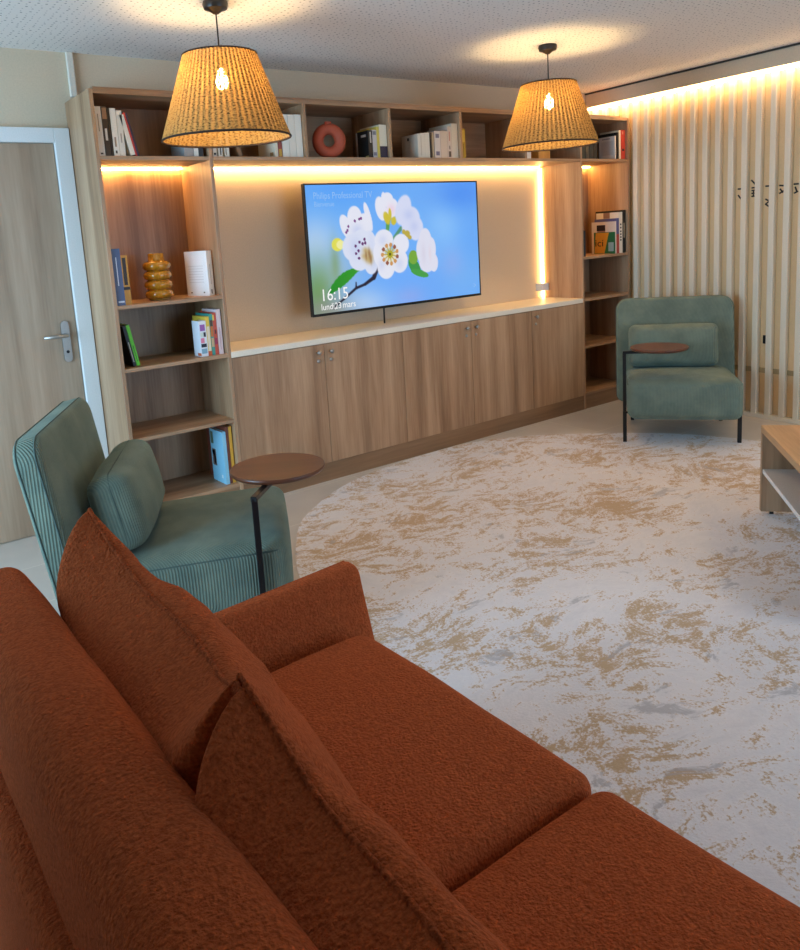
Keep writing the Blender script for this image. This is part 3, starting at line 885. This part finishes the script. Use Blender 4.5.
# seat cushions
for (ya, yb) in ((-3.468, -2.705), (-4.235, -3.472)):
    bm = softbox(.365, (yb-ya)/2, .115, (.06, .04, .05), 30, puff=(.012, 0, .018), wob=.004, seed=ya, center=(-.535, (ya+yb)/2, .325))
    sob('seat_cushion', bm)
bm = new(); box(bm, -1.08, -.2, -4.40, -2.56, .09, .215, .02, 2); sob('base', bm)
# backrest: long rounded bolster-topped slab
bm = softbox(.078, .945, .364, (.045, .05, .05), 34, puff=(.006, 0, .012), wob=.005, seed=3)
bm.transform(Matrix.Translation((-1.03, -3.485, .462)) @ Matrix.Rotation(-.02, 4, 'Y')); sob('backrest', bm)
bm = softbox(.05, .93, .27, .03, 10, center=(-1.10, -3.485, .36)); sob('back_frame', bm)
# arms: leaning pads with a ridge seam
def arm(sgn, yc):
    bm = softbox(.415, .085, .205, (.022, .06, .03), 28, puff=(.004, .008, .004), wob=.005, seed=yc, center=(0, 0, 0))
    for v in bm.verts:
        k = max(0, (v.co.z+.1)/.315)
        v.co.y *= 1-.62*k                 # narrower at the top
        v.co.y += sgn*.045*k              # leans outwards
        v.co.z += .02*(v.co.x/.43)*k      # front end a little higher
    bm.transform(Matrix.Translation((-.525, yc, .345))); a = sob('arm', bm)
    pts = []
    for i in range(24):
        x = -.40+.79*i/23
        pts.append((x, yc+sgn*(.045+.022), 0.345+.199+.02*x/.43))
    t = new(); tube(t, [(p[0]-.52, p[1], p[2]) for p in pts], .004, 6); sob('piping', t, RUST_SEAM, a)
arm(1, -2.625); arm(-1, -4.315)
for (x, y) in ((-.27, -2.66), (-.27, -4.28), (-1.02, -2.66), (-1.02, -4.28)):
    bm = new(); lathe(bm, [(0, 0), (.018, 0), (.024, .09), (0, .09)], 16, x, y); sob('foot', bm, BLACKM)

def pillow(name, w, h, T, seed, ear=.10, Tb=.38, mat=RUST, N=56):
    """knife-edge cushion in the (y,z) plane, front +x, pulled-out corners"""
    bm = bmesh.new()
    gr = {}
    for side in (1, -1):
        for i in range(N+1):
            for j in range(N+1):
                u = math.sin((-1+2*i/N)*PI/2); v = math.sin((-1+2*j/N)*PI/2)
                edge = i in (0, N) or j in (0, N)
                if edge and side == -1:
                    gr[(side, i, j)] = gr[(1, i, j)]; continue
                y = u*w/2; z = v*h/2
                # sides pinch in between the ears
                y *= 1-.035*(1-v*v); z *= 1-.0*(1-u*u)
                z -= ear*(1-abs(u)**4)*max(0, v)**2*1.0
                z += .02*(1-abs(u)**4)*max(0, -v)**2
                th = (T if side == 1 else Tb)/2*((1-u**2)*(1-v**2)) ** (.42 if side == 1 else .24)
                nv = mnoise.noise(Vector((y*6, z*6, seed+side*3)))+.45*mnoise.noise(Vector((y*9+z*9, (z-y)*24, seed+side*5)))
                fold = .5*math.sin((u*1.6+v*2.2)*4+seed)*math.exp(-((abs(u)-.75)**2+(v-.6)**2)*5)
                th *= 1+.17*nv
                x = side*(th+.016*fold*(1-u*u))
                x += .018*mnoise.noise(Vector((y*3.5, z*3.5, seed)))+.02*u*v
                gr[(side, i, j)] = bm.verts.new((x, y, z))
    for side in (1, -1):
        for i in range(N):
            for j in range(N):
                q = [gr[(side, i, j)], gr[(side, i+1, j)], gr[(side, i+1, j+1)], gr[(side, i, j+1)]]
                if side == -1: q.reverse()
                if len(set(q)) == 4:
                    try: bm.faces.new(q)
                    except ValueError: pass
    border = [gr[(1, i, 0)].co.copy() for i in range(N)]+[gr[(1, N, j)].co.copy() for j in range(N)]+[gr[(1, i, N)].co.copy() for i in range(N, 0, -1)]+[gr[(1, 0, j)].co.copy() for j in range(N, 0, -1)]
    bmesh.ops.recalc_face_normals(bm, faces=list(bm.faces))
    o = obj(name, bm, mat, None, True)
    b2 = new(); tube(b2, border, .0042, 7, closed=True)
    obj('seam', b2, RUST_SEAM, o, True)
    return o
def place_pillow(o, x, y, z, tilt, roll=0, yaw=0):
    o.matrix_world = Matrix.Translation((x, y, z)) @ Matrix.Rotation(yaw, 4, 'Z') @ Matrix.Rotation(tilt, 4, 'Y') @ Matrix.Rotation(roll, 4, 'X')
    Wm = o.matrix_world.copy(); Wi = Wm.inverted()
    for ob in [o]+list(o.children):          # the soft cushion flattens against the sofa back and on the seat
        for v in ob.data.vertices:
            p = Wm @ v.co
            lim = -.954 if p.z < .77 else -.954-(p.z-.77)*1.7
            if p.x < lim: p.x = lim-.004*math.tanh((lim-p.x)*20)
            if p.z < .462: p.z = .462-.006*math.tanh((.462-p.z)*20)
            v.co = Wi @ p
p1 = pillow('back_cushion', .76, .56, .14, 1.0, Tb=.43)
place_pillow(p1, -.765, -3.09, .68, -.38)
tag(p1, 'far rust boucle back cushion on the sofa, next to the arm', 'cushion', 'sofa back cushions')
p2 = pillow('back_cushion', .78, .55, .11, 5.0, Tb=.52)
place_pillow(p2, -.815, -3.88, .668, -.42, 0, -.04)
tag(p2, 'near rust boucle back cushion on the sofa, closest to the camera', 'cushion', 'sofa back cushions')

# ------------------------------------------------------------------ rug
ctrl = [(.3, -1.55), (.517, -1.136), (.80, -.80), (1.36, -.502), (2.179, -.421), (2.695, -.586), (3.195, -1.03), (3.483, -1.45), (3.60, -2.0), (3.5, -2.8), (3.15, -3.5), (2.5, -4.1), (1.5, -4.4), (.5, -4.2), (-.02, -3.6), (-.06, -2.9), (.08, -2.2)]
pts = []
n = len(ctrl)
for i in range(n):
    p0, p1_, p2_, p3 = [Vector(ctrl[(i+k) % n]) for k in (-1, 0, 1, 2)]
    for k in range(10):
        t = k/10
        pts.append(.5*((2*p1_)+(p2_-p0)*t+(2*p0-5*p1_+4*p2_-p3)*t*t+(3*p1_-p0-3*p2_+p3)*t**3))
bm = new()
lo = [bm.verts.new((p.x, p.y, .0002)) for p in pts]; hi = [bm.verts.new((p.x, p.y, RUGZ-.0002)) for p in pts]
for i in range(len(pts)):
    j = (i+1) % len(pts); bm.faces.new((lo[i], lo[j], hi[j], hi[i]))
bm.faces.new(hi); bm.faces.new(lo)
bmesh.ops.recalc_face_normals(bm, faces=list(bm.faces))
tag(obj('rug', bm, RUGM), 'large round pale rug with tan abstract flecks on the floor', 'rug')

# ------------------------------------------------------------------ coffee table
ct = empty('coffee_table', (2.394, -2.445, RUGZ), math.atan2(-.637, -.771))
tag(ct, 'low oak coffee table with white shelf at the right edge', 'coffee table')
# local x = along the length (towards the camera), local +y = e2 side
e_w = -.58
def yb(a, b): return (min(a, b), max(a, b))
bm = new(); box(bm, 0, 1.15, *yb(.0, .58), .41, .443, .001, 1); obj('top', bm, W_TABLE, ct)
for x in (0, 1.12):
    bm = new(); box(bm, x, x+.03, .0, .58, .016, .41, .001, 1); obj('side_panel', bm, W_V, ct)
bm = new(); box(bm, .03, 1.12, .004, .576, .21, .232, .001, 1); o = obj('shelf', bm, plain('white_gloss', (228, 230, 232), .22), ct); o['label'] = 'glossy white shelf'
bm = new(); box(bm, .03, 1.12, .27, .29, .232, .41); obj('divider', bm, W_V, ct)
for x, y in ((.016, .05), (.016, .53), (1.134, .05), (1.134, .53)):
    bm = new(); lathe(bm, [(0, -.009), (.008, -.009), (.008, .009), (0, .009)], 16); bm.transform(Matrix.Translation((x, y, .008)) @ Matrix.Rotation(PI/2, 4, 'X')); obj('caster', bm, BLACKP, ct, 'auto')

# ------------------------------------------------------------------ books and ornaments
_mc = {}
def cmat(rgb, rough=.45):
    k = (rgb, rough)
    if k not in _mc: _mc[k] = plain('cover_%d_%d_%d' % rgb, rgb, rough)
    return _mc[k]
def book(x, z, t, h, d, rgb, label, group, yf=-.385, lean=0.0, yaw=0.0, marks=(), cover_marks=(), kind='book', spine=True):
    """upright book: spine faces -y at yf, cover board faces -x; x = left face of the book"""
    r = empty('book', (x, yf, z)); r.rotation_euler = (0, lean, yaw); tag(r, label, 'book', group)
    c = .002 if t > .012 else .0012
    bm = new()
    box(bm, 0, c, 0, d, 0, h); box(bm, t-c, t, 0, d, 0, h); box(bm, c, t-c, 0, c, 0, h)
    obj('cover', bm, cmat(rgb), r)
    bm = new(); box(bm, c, t-c, c, d-.004, .002, h-.003); obj('pages', bm, PAPER, r)
    for (z0, z1, a0, a1, rg) in marks:          # on the spine: heights and widths as fractions
        bm = new(); box(bm, a0*t, a1*t, -.0006, .0002, z0*h, z1*h); obj('spine_print', bm, cmat(rg), r)
    for (z0, z1, a0, a1, rg) in cover_marks:    # on the left cover: a measured from the spine
        bm = new(); box(bm, -.0006, .0002, a0*d, a1*d, z0*h, z1*h); obj('cover_print', bm, cmat(rg), r)
    return r
DK = (40, 36, 34)
ZS = 1.936
g = 'books in the top row'
def lt(x0, x1): return ((.25, .7, .35, .6, DK), (.04, .09, .3, .7, DK))
book(.0225, ZS, .032, .236, .17, (226, 220, 210), 'white paperback first on the left in the top left shelf', g, marks=((.5, .85, .4, .55, (150, 140, 130)), (.04, .07, .3, .7, DK)))
book(.057, ZS, .027, .236, .17, (46, 34, 28), 'dark brown paperback with pale title, second in the top left shelf', g, marks=((.75, .98, .1, .9, (150, 110, 80)), (.32, .56, .3, .7, (210, 200, 190))))
book(.086, ZS, .011, .228, .17, (24, 22, 22), 'thin black book between brown and white books, top left shelf', g)
book(.099, ZS, .028, .230, .17, (232, 224, 210), 'tall white paperback right of the thin black book, top left shelf', g, marks=((.2, .4, .3, .6, (150, 130, 110)), (.06, .12, .3, .6, DK)))
book(.129, ZS, .028, .220, .17, (222, 214, 200), 'shorter white paperback, last upright one in top left shelf', g, marks=((.3, .5, .4, .6, (160, 150, 140)),))
book(.1835, ZS+.0045, .022, .198, .16, (228, 220, 204), 'cream paperback leaning left in the top left shelf', g, lean=-.2)
book(.2065, ZS+.0025, .009, .212, .16, (190, 50, 48), 'thin red book leaning left in the top left shelf', g, lean=-.2)
book(.2165, ZS+.0025, .010, .210, .16, (34, 36, 66), 'thin navy book leaning left, last in the slanting row', g, lean=-.2)
book(.47, ZS, .05, .17, .17, (150, 150, 150), 'thick grey book right end of top left shelf, behind pendant lamp', g)
book(.523, ZS, .025, .18, .17, (226, 222, 214), 'white book beside the thick grey one, top left shelf', g)
book(.55, ZS, .026, .19, .17, (26, 28, 34), 'black book at far right of top left shelf', g)
book(.632, ZS, .022, .21, .17, (226, 220, 208), 'white book at left end of second top box, under pendant', g, marks=((.05, .1, .2, .8, DK),))
book(.664, ZS, .024, .21, .17, (224, 218, 206), 'white book second from left in second top box, under pendant', g, marks=((.05, .3, .4, .7, DK),))
book(.702, ZS, .026, .215, .17, (222, 216, 200), 'white book third from left in second top box, under pendant', g, marks=((.05, .3, .2, .35, DK),))
book(.785, ZS+.004, .022, .20, .16, (120, 88, 60), 'brown book leaning left behind the nearer pendant lamp', g, lean=-.22)
book(1.012, ZS, .02, .21, .19, (224, 212, 190), 'cream book left end of white row beside the ring vase box', g, cover_marks=((.05, .14, .1, .3, (160, 120, 70)),))
book(1.035, ZS, .024, .225, .17, (150, 70, 60), 'patterned red and yellow spine among white books, second top box', g, marks=((.02, .2, .1, .9, (190, 150, 60)), (.4, .6, .1, .9, (90, 60, 80))))
book(1.063, ZS, .045, .235, .17, (230, 226, 214), 'thick white book right of the patterned spine, second top box', g)
book(1.110, ZS, .043, .235, .17, (226, 220, 206), 'white book second from right in second top box', g)
book(1.155, ZS, .043, .237, .17, (232, 226, 212), 'white book at right end of second top box', g)
# third box
book(1.668, ZS, .034, .162, .11, (20, 22, 24), 'black book with white title, right of the terracotta ring vase', g, marks=((.55, .95, .4, .7, (190, 186, 176)),), cover_marks=((.78, .87, .2, .65, (200, 196, 190)), (.02, .08, .02, .3, (200, 180, 120))))
book(1.70, ZS, .034, .166, .17, (196, 194, 190), 'grey white book between the black and cream books, third box', g, marks=((.82, .95, .15, .85, (120, 122, 130)), (.08, .2, .15, .85, (120, 122, 140))))
book(1.736, ZS, .018, .185, .2, (214, 196, 90), 'thin yellow-topped book behind the grey one, third top box', g)
book(1.756, ZS, .056, .198, .2, (230, 220, 196), 'thick cream book with navy foot, right end of third box', g, marks=((.0, .35, .0, 1.0, (34, 34, 62)),))
# fourth box
book(2.062, ZS, .02, .150, .13, (222, 214, 198), 'cream book with grey cover, first in fourth top box', g, yaw=.0, cover_marks=((.78, .9, .68, .82, (60, 70, 66)),))
book(2.083, ZS, .038, .155, .19, (226, 216, 198), 'cream thick book second in fourth top box', g, marks=((.1, .9, .1, .2, (190, 176, 156)),))
book(2.122, ZS, .038, .158, .19, (228, 218, 200), 'cream thick book third in fourth top box', g)
book(2.165, ZS, .012, .16, .17, (40, 32, 28), 'dark thin book in the middle of fourth top box', g)
book(2.182, ZS, .014, .163, .17, (190, 170, 140), 'tan thin book next to the dark one, fourth top box', g)
book(2.203, ZS, .05, .17, .2, (222, 214, 206), 'white book with grey print, fourth top box centre right', g, marks=((.1, .25, .2, .8, (120, 118, 140)), (.75, .9, .2, .8, (130, 124, 140))))
book(2.255, ZS, .06, .172, .2, (224, 206, 186), 'wide beige book, third from right in fourth top box', g)
book(2.317, ZS, .033, .2, .2, (226, 210, 196), 'tall white book with tower print, second from right, fourth box', g, marks=((.04, .22, .2, .8, (90, 76, 70)), (.28, .4, .4, .6, (90, 70, 66)), (.55, .85, .4, .6, (200, 130, 110))))
book(2.352, ZS, .055, .222, .22, (230, 220, 202), 'tallest cream book at right end of fourth top box', g)
# fifth, sixth box
book(2.437, ZS, .038, .19, .17, (190, 160, 40), 'glossy gold book alone in the fifth top box', g, marks=((.55, .95, .1, .9, (214, 190, 80)), (.05, .5, .45, .55, (90, 66, 20))))
book(3.062, ZS, .05, .17, .17, (226, 224, 220), 'white book behind the farther pendant, first in sixth top box', g, marks=((.3, .7, .4, .6, DK),))
r = empty('bookend', (3.26, -.37, ZS)); tag(r, 'small honey wood bookend behind the farther pendant lamp', 'bookend')
bm = new(); box(bm, -.05, .075, 0, .1, 0, .10, .004); box(bm, -.05, -.015, 0, .1, .10, .17, .004); box(bm, .03, .075, 0, .1, .10, .17, .004); obj('block', bm, wood('honey', (170, 110, 40), (196, 136, 56), (210, 150, 70)), r)
# right bookcase, top
for i, (x, rg) in enumerate(((3.668, (44, 52, 50)), (3.716, (58, 62, 60)), (3.764, (40, 46, 48)), (3.812, (28, 30, 32)))):
    book(x, ZS, .044, .2, .18, rg, ('dark green', 'grey', 'dark slate', 'black')[i]+' binder on top shelf of the right bookcase', 'books on right bookcase', marks=((.6, .85, .2, .8, (110, 112, 110)),))
book(4.075, ZS, .014, .178, .15, (216, 208, 200), 'white booklet with grey print, top shelf of the right bookcase', 'books on right bookcase', cover_marks=((.88, .93, .3, .8, (150, 146, 150)), (.2, .8, .12, .85, (198, 190, 184))))
book(4.104, ZS, .02, .205, .18, (20, 20, 20), 'black book between white booklet and white spine, right bookcase top', 'books on right bookcase')
book(4.127, ZS, .022, .222, .18, (232, 220, 196), 'tall white spine beside the red book, right bookcase top', 'books on right bookcase')
book(4.151, ZS, .054, .224, .18, (196, 62, 44), 'tall red book at right end, top shelf of right bookcase', 'books on right bookcase', marks=((.85, .95, .3, .6, (226, 150, 120)), (.28, .36, .3, .8, (60, 30, 26))))
# right bookcase, 1.2 shelf
ZM = 1.2
book(3.656, ZM, .045, .20, .16, (28, 40, 52), 'dark blue book at left end of shelf with magazine display', 'books on right bookcase')
book(4.163, ZM, .042, .34, .26, (22, 20, 20), 'tall black album at right end behind the magazines', 'books on right bookcase', marks=((.35, .7, .3, .7, (150, 140, 120)),))
book(4.119, ZM, .043, .325, .22, (228, 220, 206), 'tall white album with black spine letters, beside black album', 'books on right bookcase', marks=((.3, .34, .3, .7, DK), (.37, .41, .3, .7, DK), (.44, .48, .3, .7, DK), (.51, .55, .3, .7, DK), (.6, .64, .3, .7, DK), (.68, .72, .3, .7, DK)), cover_marks=((.86, 1.0, .4, .68, (150, 120, 104)),))
book(4.084, ZM, .034, .278, .21, (84, 88, 140), 'blue and red album left of the white album', 'books on right bookcase', marks=((.0, .55, .0, 1.0, (176, 66, 54)),))
b4 = book(4.071, ZM, .012, .255, .23, (226, 216, 206), 'white magazine with dark photo, behind the green yellow magazine', 'books on right bookcase', cover_marks=((.72, .9, .42, .78, (40, 26, 34)), (.6, .72, .42, .76, (170, 130, 120))))
b5 = book(4.061, ZM, .008, .172, .20, (34, 108, 66), 'small green and yellow magazine reading ici, front of the display', 'books on right bookcase')
ev = [( -.0008, .075, .0), (-.0008, .225, .0), (-.0008, .195, .172), (-.0008, .105, .172)]
bm = new()
v0 = [bm.verts.new((-.0008, a, c)) for a, c in ((.1, .004), (.196, .004), (.182, .168), (.055, .168))]; v1 = [bm.verts.new((.0001, a.co.y, a.co.z)) for a in v0]
bm.faces.new(v0); bm.faces.new(v1[::-1])
for i in range(4): bm.faces.new((v0[i], v0[(i+1) % 4], v1[(i+1) % 4], v1[i]))
bmesh.ops.recalc_face_normals(bm, faces=list(bm.faces))
obj('cover_print', bm, cmat((226, 162, 52)), b5)
MT = Matrix.Translation((-.0014, .192, .06)) @ Matrix(((0, 0, -1, 0), (-1, 0, 0, 0), (0, 1, 0, 0), (0, 0, 0, 1)))
text('ici', .08, cmat((26, 20, 16)), b5, 'title_text', MT, sx=1.25)
bm = new(); box(bm, -.0009, .0001, .01, .06, .02, .09); obj('cover_print', bm, cmat((150, 180, 180)), b5)
# left bookcase, 1.2 shelf
gl = 'books on the left bookcase shelves'
book(.023, 1.2, .044, .285, .2, (66, 84, 124), 'tall blue book at left end of the vase shelf', gl, yf=-.392, marks=((.35, .85, .4, .5, (190, 200, 220)), (.05, .08, .2, .9, (190, 200, 220))))
book(.071, 1.2, .036, .25, .2, (196, 150, 56), 'ochre book with black printed spine, beside the blue book', gl, yf=-.37, marks=((.4, .95, .25, .75, (40, 28, 16)), (.3, .36, .0, 1.0, (40, 22, 12))))
book(.553, 1.2, .04, .245, .165, (232, 230, 230), 'white paperback standing turned, right end of the vase shelf', gl, yf=-.345, yaw=math.radians(22), marks=((.25, .7, .45, .6, (190, 186, 186)), (.04, .14, .4, .6, (80, 80, 84))), cover_marks=tuple((z, z+.014, .2, .85, (206, 202, 202)) for z in (.3, .36, .42, .48, .54, .6, .66))+((.06, .09, .2, .26, (90, 80, 76)), (.06, .09, .76, .84, (120, 100, 90))))
# vase
bm = new()
prof = [(0, .0), (.052, .0), (.06, .006)]
for i in range(4):
    zc = .032+.05*i
    for k in range(9):
        a = -PI/2+PI*k/8
        prof.append((.052+.024*math.cos(a), zc+.0245*math.sin(a)))
prof += [(.05, .208), (.042, .212), (.042, .246), (.039, .248), (.036, .244), (.036, .215), (.05, .19), (.05, .02), (0, .015)]
lathe(bm, prof, 56)
vk = NT('amber_glaze'); vb = vk.bsdf(Roughness=.08); vb.inputs['Coat Weight'].default_value = .6
vt = vk.n('ShaderNodeTexNoise'); vt.inputs['Scale'].default_value = 12
vr = vk.ramp([(.3, lin((150, 98, 16))), (.7, lin((188, 130, 30)))]); vk.l(vt, 0, vr, 0); vk.l(vr, 0, vb, 'Base Color')
tag(obj('vase', bm, vk.m, None, True, loc=(.305, -.25, 1.2)), 'glossy amber ribbed vase on the left bookcase', 'vase')
# green leaning pair, 0.875 shelf
book(.083, .8785, .016, .215, .18, (20, 20, 18), 'black book leaning on the bookcase side, beside the green one', gl, yf=-.36, lean=-.17, marks=((.1, .6, .3, .6, (180, 190, 180)),))
book(.1005, .8785, .018, .218, .18, (92, 200, 36), 'bright green book leaning left in the left bookcase', gl, yf=-.36, lean=-.17, marks=((.1, .5, .4, .6, (40, 100, 20)),))
# comics
cm = [(.0, (226, 228, 234))]
book(.459, .875, .042, .195, .09, (226, 228, 236), 'white album with coloured picture squares, left of the comics row', gl, yf=-.37, marks=((.72, .9, .12, .8, (150, 90, 170)), (.56, .68, .1, .5, (210, 220, 210)), (.55, .68, .55, .85, (26, 28, 46)), (.38, .52, .1, .6, (226, 130, 160)), (.26, .36, .1, .85, (28, 30, 46)), (.08, .22, .1, .85, (130, 170, 190))), cover_marks=((.02, .1, .0, .5, (206, 100, 60)),))
book(.5, .875, .022, .215, .17, (222, 190, 70), 'yellow topped book second in the comics row', gl, yf=-.37, marks=((.0, .12, 0, 1, (200, 90, 40)), (.12, .75, .2, .9, (226, 214, 190))))
book(.524, .875, .018, .228, .18, (60, 150, 140), 'teal comic in the comics row of the left bookcase', gl, yf=-.37, marks=((.45, .7, .1, .9, (196, 110, 50)), (.7, .85, .1, .9, (80, 60, 40)), (.2, .42, .1, .9, (200, 170, 130))))
book(.543, .875, .02, .232, .18, (196, 78, 58), 'red comic beside the pink white one, left bookcase', gl, yf=-.37, marks=((.82, .95, .0, .4, (230, 200, 90)), (.25, .4, .1, .9, (150, 50, 80)), (.5, .6, .3, .8, (90, 40, 30))))
book(.566, .875, .026, .248, .18, (226, 204, 206), 'pale pink book at right end of the comics row', gl, yf=-.37, marks=((.1, .6, .4, .55, (190, 150, 160)),))
# big albums on the bottom shelf
book(.53, .131, .022, .305, .165, (140, 200, 226), 'large light blue album on bottom shelf of left bookcase', gl, yf=-.375, cover_marks=((.3, .62, .62, .92, (110, 96, 96)), (.34, .5, .66, .8, (190, 150, 130)), (.5, .6, .7, .9, (60, 70, 120)), (.72, .95, .75, .95, (90, 110, 90)), (.1, .16, .2, .3, (226, 236, 240))))
book(.554, .131, .018, .33, .26, (120, 66, 50), 'brown album right of the light blue album, bottom shelf', gl, yf=-.37)
book(.574, .131, .018, .328, .26, (226, 170, 60), 'yellow album at right end of bottom shelf, left bookcase', gl, yf=-.37)
# terracotta ring vase
bm = new()
pts = [(.068*math.cos(2*PI*i/48), 0, .105-.002+.068*math.sin(2*PI*i/48)) for i in range(48)]
tube(bm, pts, .034, 16, closed=True)
for v in bm.verts:
    v.co.z = max(v.co.z, .004)
nk = new(); lathe(nk, [(.020, .16), (.02, .205), (.023, .212), (.016, .212), (.014, .17)], 24); merge(bm, nk)
rv = obj('ring_vase', bm, plain('terracotta', (168, 74, 48), .7, bump=.1), None, True, loc=(1.408, -.345, ZS-.003))
rv.rotation_euler = (0, 0, -.35)
tag(rv, 'terracotta ring-shaped vase in the top row above the television', 'vase')
